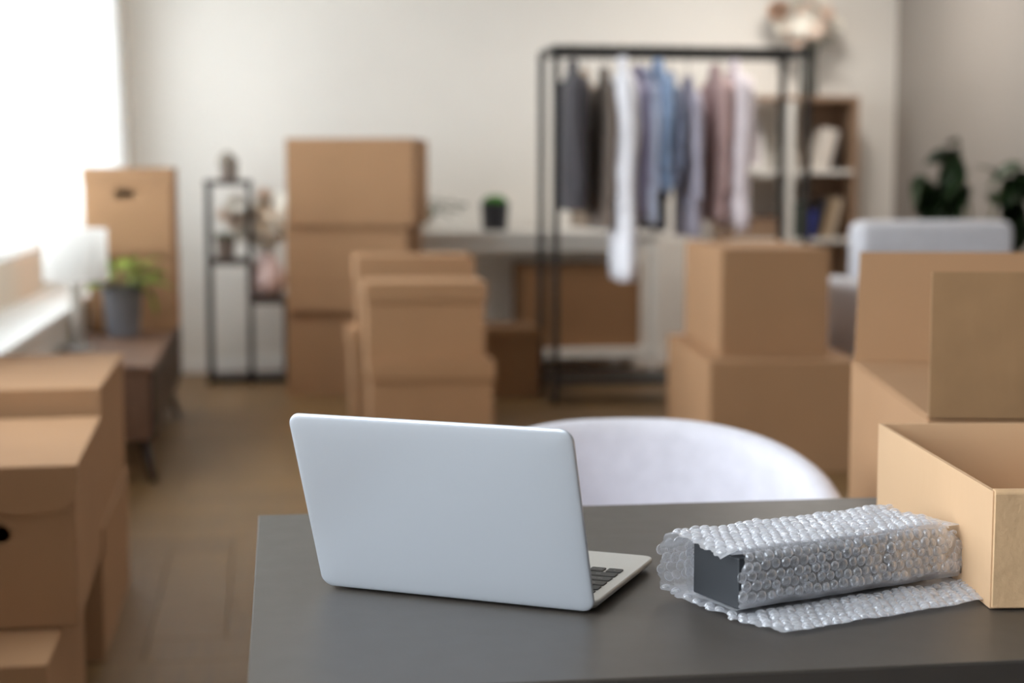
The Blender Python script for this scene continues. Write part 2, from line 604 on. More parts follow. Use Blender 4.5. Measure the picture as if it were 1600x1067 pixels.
# ------------------------------------------------------------------ desk
dk = thing('desk', 'dark grey desk with laptop, bubble-wrapped parcel and open box on it', 'desk', (-0.012, 1.966, 0), -0.6)
DW, DD, DZ, DT = 1.62, 0.70, 0.73, 0.036
bm = bmesh.new()
box(bm, 0, DW, -DD, 0, DZ - DT, DZ, bev=0.0015)
obj('desktop', bm, M['desk'], dk)
boxo('edge_band', (0.001, DW - 0.001, -DD - 0.0012, -DD + 0.001, DZ - DT + 0.002, DZ - 0.002), M['desk_edge'], dk)
for sx in (0.05, DW - 0.11):
    for sy in (-DD + 0.05, -0.11):
        boxo('leg', (sx, sx + 0.06, sy, sy + 0.06, 0, DZ - DT), M['blackmetal'], dk, bev=0.004)
for sy in (-DD + 0.065, -0.095):
    boxo('apron', (0.11, DW - 0.11, sy, sy + 0.03, DZ - DT - 0.06, DZ - DT), M['blackmetal'], dk)

# ------------------------------------------------------------------ laptop
lp = thing('laptop', 'open silver laptop seen from behind on the grey desk', 'laptop', (0.181, 1.529, DZ), -30.0)
LW, LD, LT = 0.290, 0.199, 0.0095
bm = bmesh.new()
slab(bm, LW, LD, 0.012, [(0.010, 0.0025), (0.004, 0.004), (0.0005, 0.0075), (0, 0.0105), (0.0003, 0.0118), (0.0012, 0.0125)], cy=LD / 2)
base = obj('base', bm, M['alu_base'], lp)
for sx in (-0.12, 0.12):
    for sy in (0.03, 0.175):
        bm = bmesh.new()
        lathe(bm, [(0.006, 0.0), (0.006, 0.004)], 14, (sx, sy))
        obj('rubber_foot', bm, M['rubber'], base)
KZ = 0.0125
kw, kh = 0.0158, 0.0152
key_mesh = {}


def key(x, y, w, h):
    k = (round(w, 4), round(h, 4))
    if k not in key_mesh:
        bm = bmesh.new()
        slab(bm, w, h, 0.002, [(0, 0), (0, 0.0009), (0.0004, 0.0012)], n=3)
        me = bpy.data.meshes.new('key')
        bmesh.ops.recalc_face_normals(bm, faces=bm.faces)
        bm.to_mesh(me)
        bm.free()
        me.materials.append(M['key'])
        key_mesh[k] = me
    o = bpy.data.objects.new('key', key_mesh[k])
    COL.objects.link(o)
    o.parent = base
    o.location = (x, y, KZ)


rowdef = [  # y centre, height, list of relative widths (from the user's left, = +x side here mirrored below)
    (0.0325, 0.0085, [1] * 14), (0.0480, kh, [1] * 13 + [1.5]), (0.0660, kh, [1.5] + [1] * 13),
    (0.0840, kh, [1.75] + [1] * 11 + [1.75]), (0.1020, kh, [2.25] + [1] * 10 + [2.25]),
    (0.1200, kh, [1, 1, 1, 1.25, 5.2, 1.25, 1, 1, 1, 1])]
KX = 0.134
LEG = ['esc F1 F2 F3 F4 F5 F6 F7 F8 F9 F10 F11 F12 .', '` 1 2 3 4 5 6 7 8 9 0 - = delete', 'tab Q W E R T Y U I O P [ ] /',
       "caps_lock A S D F G H J K L ; ' return", 'shift Z X C V B N M , . / shift', 'fn control option command _ command option < ^ >']
leg_mesh = {}


def legend(txt, x, y):
    if txt not in leg_mesh:
        cu = bpy.data.curves.new('key_legend', 'FONT')
        cu.body = txt.replace('_', ' ')
        cu.size = 0.0052 if len(txt) == 1 else 0.0032
        cu.align_x, cu.align_y = 'CENTER', 'CENTER'
        cu.resolution_u = 2
        o = bpy.data.objects.new('key_legend', cu)
        COL.objects.link(o)
        me = bpy.data.meshes.new_from_object(o.evaluated_get(bpy.context.evaluated_depsgraph_get()))
        bpy.data.objects.remove(o)
        me.materials.clear()
        me.materials.append(M['keymark'])
        leg_mesh[txt] = me
    o = bpy.data.objects.new('key_legend', leg_mesh[txt])
    COL.objects.link(o)
    o.parent = base
    o.location = (x, y, KZ + 0.00125)
    o.rotation_euler = (0, 0, math.pi)


for (yc, hh, ws), names in zip(rowdef, LEG):
    tot = sum(ws)
    x = KX
    for w, nm in zip(ws, names.split()):
        cw = 2 * KX * w / tot
        key(x - cw / 2, yc, cw - 0.0028, hh)
        if nm not in ('_', '.'):
            legend(nm, x - cw / 2, yc)
        x -= cw
bm = bmesh.new()
slab(bm, 0.105, 0.062, 0.004, [(0, 0), (0.0003, 0.0003)], cy=0.163)
o = obj('trackpad', bm, M['alu_base'], base)
o.location = (0, 0, 0.0125)
tubeo('hinge', [(-0.115, 0.004, 0.0105), (0.115, 0.004, 0.0105)], 0.0048, M['blackmetal'], lp, 14)
# lid: local slab then tilted about the hinge line, leaning back towards the camera
LL = 0.1975
bm = bmesh.new()
slab(bm, LW, LL, 0.013, [(0.0008, -0.0002), (0, 0.0005), (0.0001, 0.0018), (0.0006, 0.0026), (0.0018, 0.0031), (0.005, 0.0035),
                         (0.012, 0.0039), (0.024, 0.0042), (0.05, 0.0043)], cy=LL / 2, n=10)
lid = obj('lid', bm, M['alu'], lp, True)
# lid local: +y up the lid, +z outward (towards -Y of the laptop)
tilt = Matrix.Translation((0, -0.001, 0.0035)) @ Matrix.Rotation(R(20.5), 4, 'X') @ Matrix(((1, 0, 0, 0), (0, 0, -1, 0), (0, 1, 0, 0), (0, 0, 0, 1)))
lid.matrix_local = tilt
bm = bmesh.new()
slab(bm, LW - 0.006, LL - 0.012, 0.010, [(0, 0), (0, -0.0004)], cy=LL / 2 + 0.004)
scr = obj('screen', bm, M['screen'], lid)
scr.location = (0, 0, -0.0001)

# ------------------------------------------------------------------ bubble-wrapped parcel
pk = thing('wrapped_parcel', 'dark flat box wrapped in clear bubble wrap lying on the desk', 'parcel', (0.435, 1.421, DZ), 19.5)
PL, PW, PH = 0.250, 0.074, 0.049
PZ = 0.009
WB = 0.104            # the wrap stands off the back of the box
boxo('inner_box', (0, PL, 0, PW, PZ, PZ + PH), M['pack'], pk, bev=0.0015)
# sheet profile in the (y, z) plane: flap on the desk -> under -> back -> top -> front
prof = []


def seg(a, b, n):
    for k in range(n):
        f = k / n
        prof.append((a[0] + (b[0] - a[0]) * f, a[1] + (b[1] - a[1]) * f))


o_ = 0.004
seg((-0.070, 0.0045), (-0.02, 0.0045), 8)
seg((-0.02, 0.0045), (WB - 0.012, 0.0045), 20)
seg((WB - 0.012, 0.0045), (WB, 0.009), 3)
seg((WB, 0.009), (WB + 0.009, 0.022), 3)
seg((WB + 0.009, 0.022), (WB + 0.009, PZ + PH - 0.012), 6)
seg((WB + 0.009, PZ + PH - 0.012), (WB + 0.001, PZ + PH + 0.003), 4)
seg((WB + 0.001, PZ + PH + 0.003), (WB - 0.012, PZ + PH + 0.008), 2)
seg((WB - 0.012, PZ + PH + 0.008), (0.001, PZ + PH + 0.009), 26)
seg((0.001, PZ + PH + 0.009), (-0.006, PZ + PH - 0.003), 3)
seg((-0.006, PZ + PH - 0.003), (-0.008, 0.016), 8)
seg((-0.008, 0.016), (0.0, 0.0085), 4)
S_OUT = sum(math.hypot(q[0] - p[0], q[1] - p[1]) for p, q in zip(prof, prof[1:]))
# second, inner turn: under the box, up its back and over its top
seg((0.0, 0.0085), (PW, 0.0078), 12)
seg((PW, 0.0078), (PW + 0.006, 0.016), 3)
seg((PW + 0.006, 0.016), (PW + 0.006, PZ + PH - 0.004), 6)
seg((PW + 0.006, PZ + PH - 0.004), (PW, PZ + PH + 0.003), 3)
seg((PW, PZ + PH + 0.003), (0.006, PZ + PH + 0.003), 20)
prof.append((0.004, PZ + PH + 0.003))
# resample by arc length
acc = [0.0]
for a, b in zip(prof, prof[1:]):
    acc.append(acc[-1] + math.hypot(b[0] - a[0], b[1] - a[1]))
TOT = acc[-1]


def prof_at(s):
    s = min(max(s, 0), TOT)
    for k in range(len(acc) - 1):
        if s <= acc[k + 1]:
            f = (s - acc[k]) / (acc[k + 1] - acc[k])
            a, b = prof[k], prof[k + 1]
            y, z = a[0] + (b[0] - a[0]) * f, a[1] + (b[1] - a[1]) * f
            l = math.hypot(b[0] - a[0], b[1] - a[1])
            # outward = right-hand side while travelling +y along the bottom (down)
            return y, z, (b[1] - a[1]) / l, -(b[0] - a[0]) / l
    return (*prof[-1], 0, -1)


from mathutils import noise as mnoise


def edge_x(s):
    """ragged ends of the sheet along the parcel: start and end coordinate for arc position s"""
    r0 = -0.014 + 0.008 * mnoise.noise(Vector((s * 60, 3.1, 0))) + 0.004 * mnoise.noise(Vector((s * 220, 1.7, 0)))
    r1 = PL + 0.027 + 0.008 * mnoise.noise(Vector((s * 50, 9.4, 0))) + 0.004 * mnoise.noise(Vector((s * 220, 5.7, 0)))
    # the flap on the desk sits a little to the right; the front is pulled back so the box end shows
    fl = max(0.0, 1 - s / 0.07)
    r0 += 0.014 * fl
    r1 += 0.018 * fl
    front = S_OUT - s
    if front < 0:
        r0 = max(r0, -0.004) if front > -0.135 else r0 + 0.010
    elif front < 0.062:
        r0 += 0.013 - 0.004 * math.sin(front * 90)
    elif front < 0.10:
        r0 -= 0.003
    return r0, r1


def sheet(x, s, off=0.0):
    y, z, ny, nz = prof_at(s)
    lift = 0.0022 * mnoise.noise(Vector((x * 28, s * 28, 2.0))) + 0.0010 * mnoise.noise(Vector((x * 90, s * 90, 7.0)))
    # beyond the box ends the film slumps inwards
    beyond = max(0.0, x - PL) if x > PL else max(0.0, -x)
    if 0.24 < s < S_OUT and z > 0.03:
        z -= beyond * (0.75 if x > 0 else 0.55 * max(0.0, 1 - y / 0.06))
    k = lift * (0.35 if s > S_OUT else 1.0) + off
    return Vector((x, y + ny * k, max(0.0022, z + nz * k)))


NS, NX = 220, 80
bm = bmesh.new()
rows = []
for i in range(NS + 1):
    s = TOT * i / NS
    r0, r1 = edge_x(s)
    rows.append([sheet(r0 + (r1 - r0) * j / NX, s) for j in range(NX + 1)])
loft(bm, rows, closed=False)
film = obj('bubble_film', bm, M['film'], pk, True)
# air domes on a hexagonal grid over the sheet, one moulded layer
bm = bmesh.new()
rb, pitch = 0.0054, 0.0109
dome = []
for el in (0, 28, 55, 78):
    dome.append([(rb * math.cos(R(el)), 0.72 * rb * math.sin(R(el)), 2 * math.pi * k / 10) for k in range(10)])
row = 0
s = 0.006
while s < TOT - 0.004:
    r0, r1 = edge_x(s)
    x = math.floor(r0 / pitch) * pitch + (pitch / 2 if row % 2 else 0)
    while x < r1 - 0.003:
        if x > r0 + 0.003:
            if random.random() > 0.008:
                jx, js, jr = random.uniform(-.0012, .0012), random.uniform(-.0012, .0012), random.uniform(0.84, 1.10)
                p = sheet(x + jx, s + js)
                px = (sheet(x + 0.002, s) - sheet(x - 0.002, s)).normalized()
                y, z, ny, nz = prof_at(s)
                nrm = Vector((0, ny, nz))
                # bubbles face outwards except under the box and on the desk flap, where they face up
                if s < 0.178:
                    nrm = Vector((0, 0, 1)) 
                if not (0.068 < s < 0.178 and x > -0.001) and not (S_OUT - 0.012 < s < S_OUT + 0.09):
                    px = (px - nrm * px.dot(nrm)).normalized()
                    py = nrm.cross(px)
                    sq = random.uniform(0.6, 1.05) * (0.55 if s > S_OUT else 1)
                    tx, ty = random.uniform(-.25, .25), random.uniform(-.25, .25)
                    rings = []
                    for rg in dome:
                        rings.append([p + px * (jr * r * math.cos(a) + h * tx) + py * (jr * r * math.sin(a) + h * ty) + nrm * (h * sq - 0.0002) for r, h, a in rg])
                    loft(bm, rings, cap0=False)
        x += pitch
    s += pitch * 0.866
    row += 1
tag(obj('air_bubbles', bm, M['bubble'], pk, True), kind='stuff')

# ------------------------------------------------------------------ open box on the desk
ob = thing('open_box', 'open cardboard box without lid standing on the desk at the right edge', 'box', (0.684, 1.417, DZ), -7.3)
OW, OD, OH, OT = 0.34, 0.43, 0.114, 0.0042
bm = bmesh.new()
shell(bm, OW, OD, OH, OT, z0=0.001)
body = obj('body', bm, M['card_lt'], ob)
# front flap folded over the rim and down the outside
bm = bmesh.new()
pts = []
nfold = 8
outer = [(-0.0045, 0.003), (-0.0050, 0.05), (-0.0050, OH - 0.004)] + \
        [(-0.0005 - 0.0048 * math.cos(R(a)), OH - 0.002 + 0.0052 * math.sin(R(a))) for a in range(10, 91, 16)] + [(0.0045, OH + 0.0030)]
inner = [(0.0045, OH + 0.0014), (0.0002, OH + 0.0012), (-0.0004, OH - 0.004), (-0.0006, 0.05), (-0.0006, 0.003)]
prf = outer + inner
NXF = 30
rings = []
for j in range(NXF + 1):
    x = 0.0012 + (OW - 0.002) * j / NXF
    wob = 0.00025 * mnoise.noise(Vector((x * 60, 0, 4)))
    rings.append([(x, y + (wob if k < len(outer) else 0), z) for k, (y, z) in enumerate(prf)])
loft(bm, rings)
obj('folded_flap', bm, M['card_rough'], ob)

# ------------------------------------------------------------------ upholstered tub chair behind the desk
ch = thing('tub_chair', 'lilac grey upholstered tub chair pushed up behind the desk', 'chair', (0.60, 2.44, 0), -4)
bm = bmesh.new()
rings = []
NA = 48
for i in range(NA + 1):
    u = i / NA
    a = R(-118 + 236 * u)           # 0 = straight back (+y), ends = arm fronts
    rx, ry = 0.284, 0.30
    ce, se = math.cos(a), math.sin(a)
    e = abs(a) / R(118)
    top = 0.722 - 0.125 * max(0, (e - 0.12) / 0.88) ** 1.9 - (0.02 * max(0, e - 0.9) * 10)
    endr = 1.0 if e < 0.93 else math.sqrt(max(0.05, 1 - ((e - 0.93) / 0.07) ** 2))
    th = 0.030 * (0.35 + 0.65 * endr)
    ring = []
    nprof = 14
    bot = 0.30
    # outer wall up, round top roll, inner wall down
    for k in range(nprof):
        f = k / (nprof - 1)
        z = bot + (top - th - bot) * f
        flare = 0.92 + 0.10 * ((z - bot) / (0.75 - bot))
        ring.append(((rx * flare + th) * se, (ry * flare + th) * ce, z))
    for k in range(1, 8):
        q = R(180 * k / 8)
        flare = 0.92 + 0.10 * ((top - th - bot) / (0.75 - bot))
        ring.append(((rx * flare + th * math.cos(q)) * se, (ry * flare + th * math.cos(q)) * ce, top - th + th * math.sin(q)))
    for k in range(nprof):
        f = 1 - k / (nprof - 1)
        z = bot + (top - th - bot) * f
        flare = 0.92 + 0.10 * ((z - bot) / (0.75 - bot))
        ring.append(((rx * flare - th) * se, (ry * flare - th) * ce, z))
    rings.append(ring)
loft(bm, rings)
obj('backrest', bm, M['lilac'], ch, True)
bm = bmesh.new()
slab(bm, 0.50, 0.50, 0.20, [(0.02, 0.33), (0.0, 0.35), (0.0, 0.42), (0.02, 0.445), (0.08, 0.455)], cy=-0.02, n=10)
obj('seat', bm, M['lilac'], ch, True)
for sx in (-1, 1):
    for sy in (-1, 1):
        tubeo('leg', [(sx * 0.15, sy * 0.15, 0.34), (sx * 0.22, sy * 0.22, 0.0)], [0.018, 0.011], M['blackmetal'], ch)


# ------------------------------------------------------------------ cardboard boxes
def base_rot(loc, rotz, w, d):
    """front-left-bottom corner + rotation -> base centre"""
    c, s = math.cos(R(rotz)), math.sin(R(rotz))
    return (loc[0] + c * w / 2 - s * d / 2, loc[1] + s * w / 2 + c * d / 2, loc[2])


def carton(label, loc, rotz, w, d, h, m='card', group=None, tape=False):
    """closed shipping carton: walls, two top flaps meeting in the middle"""
    t = thing('cardboard_box', label, 'box', base_rot(loc, rotz, w, d), rotz, group)
    bm = bmesh.new()
    shell(bm, w, d, h - 0.005, 0.005, -w / 2, -d / 2)
    obj('body', bm, M[m], t)
    bm = bmesh.new()
    for lo, hi in ((-d / 2, -0.0015), (0.0015, d / 2)):
        boxo('flap', (-w / 2, w / 2, lo, hi, h - 0.005, h), M[m], t, bev=0.0012, seg=1)
    bm.free()
    return t


def lid_box(label, loc, rotz, w, d, h, lidh=0.085, m='card', group=None):
    """box with a separate telescoping lid"""
    t = thing('lidded_box', label, 'box', base_rot(loc, rotz, w, d), rotz, group)
    bm = bmesh.new()
    shell(bm, w - 0.02, d - 0.02, h - 0.006, 0.004, -w / 2 + 0.01, -d / 2 + 0.01)
    obj('body', bm, M[m], t)
    bm = bmesh.new()
    shell(bm, w, d, lidh, 0.004, -w / 2, -d / 2)
    bmesh.ops.scale(bm, verts=bm.verts, vec=(1, 1, -1))
    bmesh.ops.translate(bm, verts=bm.verts, vec=(0, 0, h))
    es = [e for e in bm.edges if all(abs(v.co.z - h) < 1e-6 for v in e.verts)]
    bmesh.ops.bevel(bm, geom=es, offset=0.007, segments=2, affect='EDGES')
    obj('lid', bm, M[m], t)
    return t


def archive_box(label, loc, rotz, w, d, h, apron=0.08, rc=0.05, hole=None, m='card', group=None, over=0.006):
    """archive box: body with a hand hole in the front, hinged lid with a tuck apron outside"""
    t = thing('archive_box', label, 'box', base_rot(loc, rotz, w, d), rotz, group)
    th = 0.004
    bm = bmesh.new()
    x0, y0 = -w / 2, -d / 2
    # U-shaped tray: sides, back and floor
    shell(bm, w, d, h - 0.005, th, x0, y0)
    kill = [f for f in bm.faces if all(v.co.y < y0 + th + 1e-5 for v in f.verts)]
    bmesh.ops.delete(bm, geom=kill, context='FACES')
    obj('body', bm, M[m], t)
    holes = [stadium(hole[0], hole[1], hole[2], hole[3])] if hole else []
    stand_panel('front_panel', [(x0 + 0.0005, 0.001), (-x0 - 0.0005, 0.001), (-x0 - 0.0005, h - 0.0055), (x0 + 0.0005, h - 0.0055)], holes, th, M[m], t,
                (0, y0 + th / 2, 0))
    boxo('lid', (x0 - over, -x0 + over, y0 - 0.004, -y0, h - 0.005, h), M[m], t, bev=0.0015, seg=1)
    pts = [(x0 - over, h - 0.001), (x0 - over, h - apron + rc)]
    pts += [(x0 - over + rc - rc * math.cos(R(a)), h - apron + rc - rc * math.sin(R(a))) for a in range(15, 91, 15)]
    pts += [(-x0 + over - rc + rc * math.sin(R(a)), h - apron + rc - rc * math.cos(R(a))) for a in range(0, 91, 15)]
    pts += [(-x0 + over, h - 0.001)]
    stand_panel('apron', pts, [], 0.004, M[m], t, (0, y0 - 0.0025, 0))
    return t


# left foreground stacks below the window
archive_box('archive box with rounded lid apron and hand hole, on top of the nearest left stack', (-0.765, 3.10, 0.285), 1.6, 0.40, 0.64, 0.315,
            apron=0.092, rc=0.05, hole=(0.11, 0.034, 0.025, 0.185), group='archive boxes by the window')
archive_box('archive box at the bottom of the nearest left stack, jutting towards the camera', (-0.80, 2.88, 0), 0.5, 0.40, 0.68, 0.280,
            apron=0.09, rc=0.05, group='archive boxes by the window')
archive_box('archive box on top of the second left stack in front of the low console', (-0.80, 3.80, 0.33), 0.6, 0.41, 0.78, 0.330,
            apron=0.085, rc=0.03, hole=(0.13, 0.04, 0.03, 0.225), group='archive boxes by the window')
archive_box('archive box under another one in the second left stack', (-0.805, 3.82, 0), 0.4, 0.415, 0.80, 0.325,
            apron=0.085, rc=0.03, group='archive boxes by the window')

# on the console
archive_box('upper archive box with dark slot handle on the console by the curtain', (-0.805, 7.50, 0.81), 0, 0.388, 0.56, 0.39,
            apron=0.075, rc=0.01, hole=(0.095, 0.038, -0.015, 0.272), group='boxes on the console')
carton('lower cardboard box on the console behind the grey plant pot', (-0.79, 7.52, 0.45), 0, 0.375, 0.54, 0.36, group='boxes on the console')

# tall stack of three
carton('top box of the tallest stack of three against the back wall', (0.118, 8.48, 0.908), -13, 0.670, 0.60, 0.452, 'card', 'tall stack of three boxes')
carton('middle box of the tallest stack of three', (0.112, 8.51, 0.455), -13, 0.645, 0.58, 0.452, 'card', 'tall stack of three boxes')
carton('bottom box of the tallest stack of three, standing on the floor', (0.112, 8.545, 0), -13, 0.655, 0.56, 0.450, 'card', 'tall stack of three boxes')
# lidded boxes in front of it
G2 = 'lidded boxes stacked in the middle'
lid_box('upper lidded box of the front middle stack above the laptop', (0.432, 7.00, 0.350), -1, 0.540, 0.40, 0.345, 0.080, 'card', G2)
lid_box('lower lidded box of the front middle stack just above the laptop edge', (0.444, 6.97, 0), -1, 0.560, 0.42, 0.349, 0.080, 'card', G2)
lid_box('upper lidded box peeking out behind the front middle stack', (0.432, 7.56, 0.44), 0, 0.560, 0.40, 0.345, 0.12, 'card', G2)
lid_box('lower lidded box of the hindmost middle stack, mostly hidden', (0.395, 7.55, 0), 0, 0.570, 0.42, 0.438, 0.09, 'card', G2)
lid_box('small shaded lidded box on the floor left of the clothes rack', (1.03, 8.22, 0), 0, 0.40, 0.40, 0.375, 0.06, 'card_shaded')

# right of the chair
carton('upper cardboard box of the right stack between rack and big carton', (1.800, 6.165, 0.440), -5.5, 0.435, 0.88, 0.430, 'card', 'right pair of stacked boxes')
carton('long lower cardboard box of the right stack on the floor', (1.712, 6.00, 0), -6, 0.600, 1.15, 0.438, 'card', 'right pair of stacked boxes')

# large half-open carton behind the desk
bc = thing('half_open_carton', 'tall carton with front and back flaps raised behind the desk', 'box', (0.922, 2.118, 0), -12.2)
CW, CD, CH, CT = 0.42, 0.715, 0.81, 0.006
bm = bmesh.new()
shell(bm, CW, CD, CH - 0.006, CT)
obj('body', bm, M['card'], bc)


def flap(name, pts, t, m, parent):
    """quad board with thickness t"""
    p = [Vector(q) for q in pts]
    n = (p[1] - p[0]).cross(p[3] - p[0]).normalized() * t
    bm = bmesh.new()
    loft(bm, [[q for q in p], [q + n for q in p]])
    return obj(name, bm, m, parent)


boxo('side_flap', (0.0, CW * 0.50 - 0.002, 0.008, CD - 0.008, CH - 0.006, CH), M['card'], bc, bev=0.0015, seg=1)
boxo('side_flap', (CW * 0.50 + 0.002, CW, 0.008, CD - 0.008, CH - 0.006, CH), M['card'], bc, bev=0.0015, seg=1)
flap('front_flap', [(0.0, 0, CH - 0.002), (CW - 0.004, 0, CH - 0.002), (CW - 0.006, 0.008, CH + 0.203), (0.001, 0.008, CH + 0.203)], 0.006, M['card_worn_shade'], bc)
flap('back_flap', [(0.004, CD - 0.004, CH - 0.002), (CW - 0.004, CD - 0.004, CH - 0.002), (CW - 0.006, CD + 0.03, CH + 0.198), (0.016, CD + 0.03, CH + 0.198)], 0.006, M['card'], bc)

# ------------------------------------------------------------------ low walnut console under the window
cs = thing('tv_console', 'low walnut console on dark tapered legs under the window', 'console', (-0.42, 6.10, 0))
boxo('top', (-0.40, 0.0, 0, 2.02, 0.425, 0.45), M['walnut'], cs, bev=0.003)
boxo('body', (-0.395, -0.012, 0.01, 2.01, 0.165, 0.425), M['walnut'], cs, bev=0.002)
for k in range(3):
    a = 0.02 + 0.663 * k
    d = boxo('door', (-0.012, 0.004, a, a + 0.655, 0.175, 0.42), M['walnut_dk'], cs, bev=0.002)  # side turned from the window; its shade is put into the dark colour
    boxo('handle', (0.004, 0.012, a + 0.30, a + 0.36, 0.395, 0.405), M['blackmetal'], d)
for (lx, ly, dx, dy) in ((-0.05, 0.10, 0.045, -0.07), (-0.05, 1.66, 0.05, 0.06), (-0.35, 0.10, -0.03, -0.07), (-0.35, 1.66, -0.03, 0.06)):
    tubeo('leg', [(lx, ly, 0.165), (lx + dx, ly + dy, 0.0)], [0.024, 0.013], M['walnut_dk'], cs, 14)

# table lamp
lm = thing('table_lamp', 'table lamp with white drum shade on the console by the window', 'lamp', (-0.762, 6.72, 0.45))
bm = bmesh.new()
lathe(bm, [(0.075, 0.0), (0.075, 0.012), (0.068, 0.018), (0.02, 0.022)], 32)
obj('base', bm, M['chrome'], lm, True)
bm = bmesh.new()
lathe(bm, [(0.026, 0.018), (0.026, 0.26), (0.012, 0.28), (0.012, 0.34)], 20)
obj('stem', bm, M['white'], lm, True)
bm = bmesh.new()
lathe_pts = []
n = 40
for r, z in ((0.130, 0.285), (0.128, 0.495), (0.126, 0.495), (0.128, 0.285)):
    lathe_pts.append([(r * math.cos(2 * math.pi * i / n), r * math.sin(2 * math.pi * i / n), z) for i in range(n)])
loft(bm, lathe_pts + [lathe_pts[0]], False, False)
bmesh.ops.remove_doubles(bm, verts=bm.verts, dist=1e-5)
obj('lamp_shade', bm, M['shade'], lm)
bm = bmesh.new()
lathe(bm, [(0.006, 0.33), (0.02, 0.36), (0.028, 0.40), (0.02, 0.43), (0.004, 0.44)], 16)
obj('bulb', bm, M['white'], lm, True)


# ------------------------------------------------------------------ leaves, plants and flowers
def leaf_mesh(name, L, W, m, curl=0.25, lobes=0):
    bm = bmesh.new()
    n = 9
    rows = []
    for i in range(n + 1):
        t = i / n
        w = W * (math.sin(math.pi * min(1, t ** 0.75)) ** 0.85 if 0 < t < 1 else 0.02)
        if lobes:
            w *= 0.78 + 0.22 * math.cos(t * math.pi * 2 * lobes)
        z = -curl * L * t * t
        rows.append([(-w, L * t, z + 0.12 * w), (-w * 0.5, L * t, z + 0.03 * w), (0, L * t, z - 0.04 * W), (w * 0.5, L * t, z + 0.03 * w), (w, L * t, z + 0.12 * w)])
    loft(bm, rows, closed=False)
    bmesh.ops.solidify(bm, geom=bm.faces[:], thickness=0.0012)
    me = bpy.data.meshes.new(name)
    bm.to_mesh(me)
    bm.free()
    for p in me.polygons:
        p.use_smooth = True
    me.materials.append(m)
    return me


def put(me, name, parent, loc, direc, roll=0.0, sc=1.0):
    """place a leaf: its +Y along direc, +Z roughly up"""
    o = bpy.data.objects.new(name, me)
    COL.objects.link(o)
    o.parent = parent
    d = Vector(direc).normalized()
    z = Vector((0, 0, 1))
    if abs(d.z) > 0.97:
        z = Vector((1, 0, 0))
    x = d.cross(z).normalized()
    z = x.cross(d)
    mtx = Matrix((x, d, z)).transposed().to_4x4()
    o.matrix_local = Matrix.Translation(loc) @ mtx @ Matrix.Rotation(roll, 4, 'Y') @ Matrix.Scale(sc, 4)
    return o


LF = leaf_mesh('leaf', 0.13, 0.030, M['leaf'], 0.35)
LFL = leaf_mesh('leaf_light', 0.13, 0.028, M['leaf_lt'], 0.5)
LFD = leaf_mesh('leaf_dark', 0.17, 0.045, M['leaf_dk'], 0.4)


def pot(parent, r0, r1, h, m, rim=0.006, z0=0.0, c=(0, 0)):
    bm = bmesh.new()
    lathe(bm, [(r0 * 0.9, z0), (r0, z0 + 0.006), (r1, z0 + h - 0.012), (r1 + rim, z0 + h - 0.010), (r1 + rim, z0 + h), (r1 - 0.004, z0 + h), (r1 - 0.008, z0 + h - 0.02), (0.01, z0 + h - 0.02)], 32, c)
    return obj('pot', bm, m, parent, False)


def soil(parent, r, z):
    bm = bmesh.new()
    lathe(bm, [(r, z), (r * 0.7, z + 0.006), (0.004, z + 0.008)], 20)
    return obj('soil', bm, M['soil'], parent, True)


# grey pot with light green plant on the console
p1 = thing('potted_plant', 'light green plant in tapered grey pot on the console', 'plant', (-0.625, 7.26, 0.45))
pot(p1, 0.070, 0.090, 0.225, M['greypot'])
soil(p1, 0.083, 0.203)
prn = random.Random(21)
for k in range(34):
    a = k * 2.4 + prn.uniform(-.3, .3)
    e = prn.uniform(0.35, 1.25)
    st = Vector((0.03 * math.cos(a), 0.03 * math.sin(a), 0.205))
    d = Vector((math.cos(a) * math.cos(e), math.sin(a) * math.cos(e), math.sin(e)))
    tip = st + d * prn.uniform(0.06, 0.12)
    tubeo('stalk', [st, st * 0.5 + tip * 0.5 + Vector((0, 0, 0.01)), tip], 0.0022, M['stem'], p1, 6)
    put(LFL, 'leaf', p1, tip, (d.x + 0.3 * (k % 2), d.y, d.z * 0.6), prn.uniform(-.4, .4), prn.uniform(0.7, 1.0))
for k, (dx, dz) in enumerate(((0.085, 0.20), (0.10, 0.17))):
    st = Vector((0.06, -0.03, 0.21))
    tip = Vector((0.06 + dx * 0.6, -0.05, dz + 0.02))
    tubeo('stalk', [st, tip], 0.0022, M['stem'], p1, 6)
    put(LFL, 'leaf', p1, tip, (0.5, -0.1, -0.6), 0.2, 0.75)

# ------------------------------------------------------------------ stepped plant stand
ps = thing('plant_stand', 'stepped black metal plant stand with three levels by the back wall', 'stand', (-0.32, 9.06, 0))
B = M['blackmetal']
sz = 0.028
for x in (0, 0.225):
    for y in (0, 0.24):
        boxo('post', (x, x + sz, y, y + sz, 0, 1.13), B, ps)
for y in (0, 0.24):
    boxo('post', (0.425, 0.425 + sz, y, y + sz, 0, 0.47), B, ps)
boxo('shelf', (-0.005, 0.258, -0.005, 0.273, 1.115, 1.145), M['walnut_dk'], ps)
boxo('shelf', (0.0, 0.253, 0.0, 0.268, 0.672, 0.705), M['walnut_dk'], ps)
boxo('shelf', (0.232, 0.458, -0.005, 0.273, 0.452, 0.490), M['walnut_dk'], ps)
for y in (0, 0.24):
    boxo('base_rail', (0, 0.447, y, y + sz, 0.02, 0.042), B, ps)
boxo('shelf', (0.022, 0.425, 0.022, 0.24, 0.03, 0.042), M['walnut_dk'], ps)

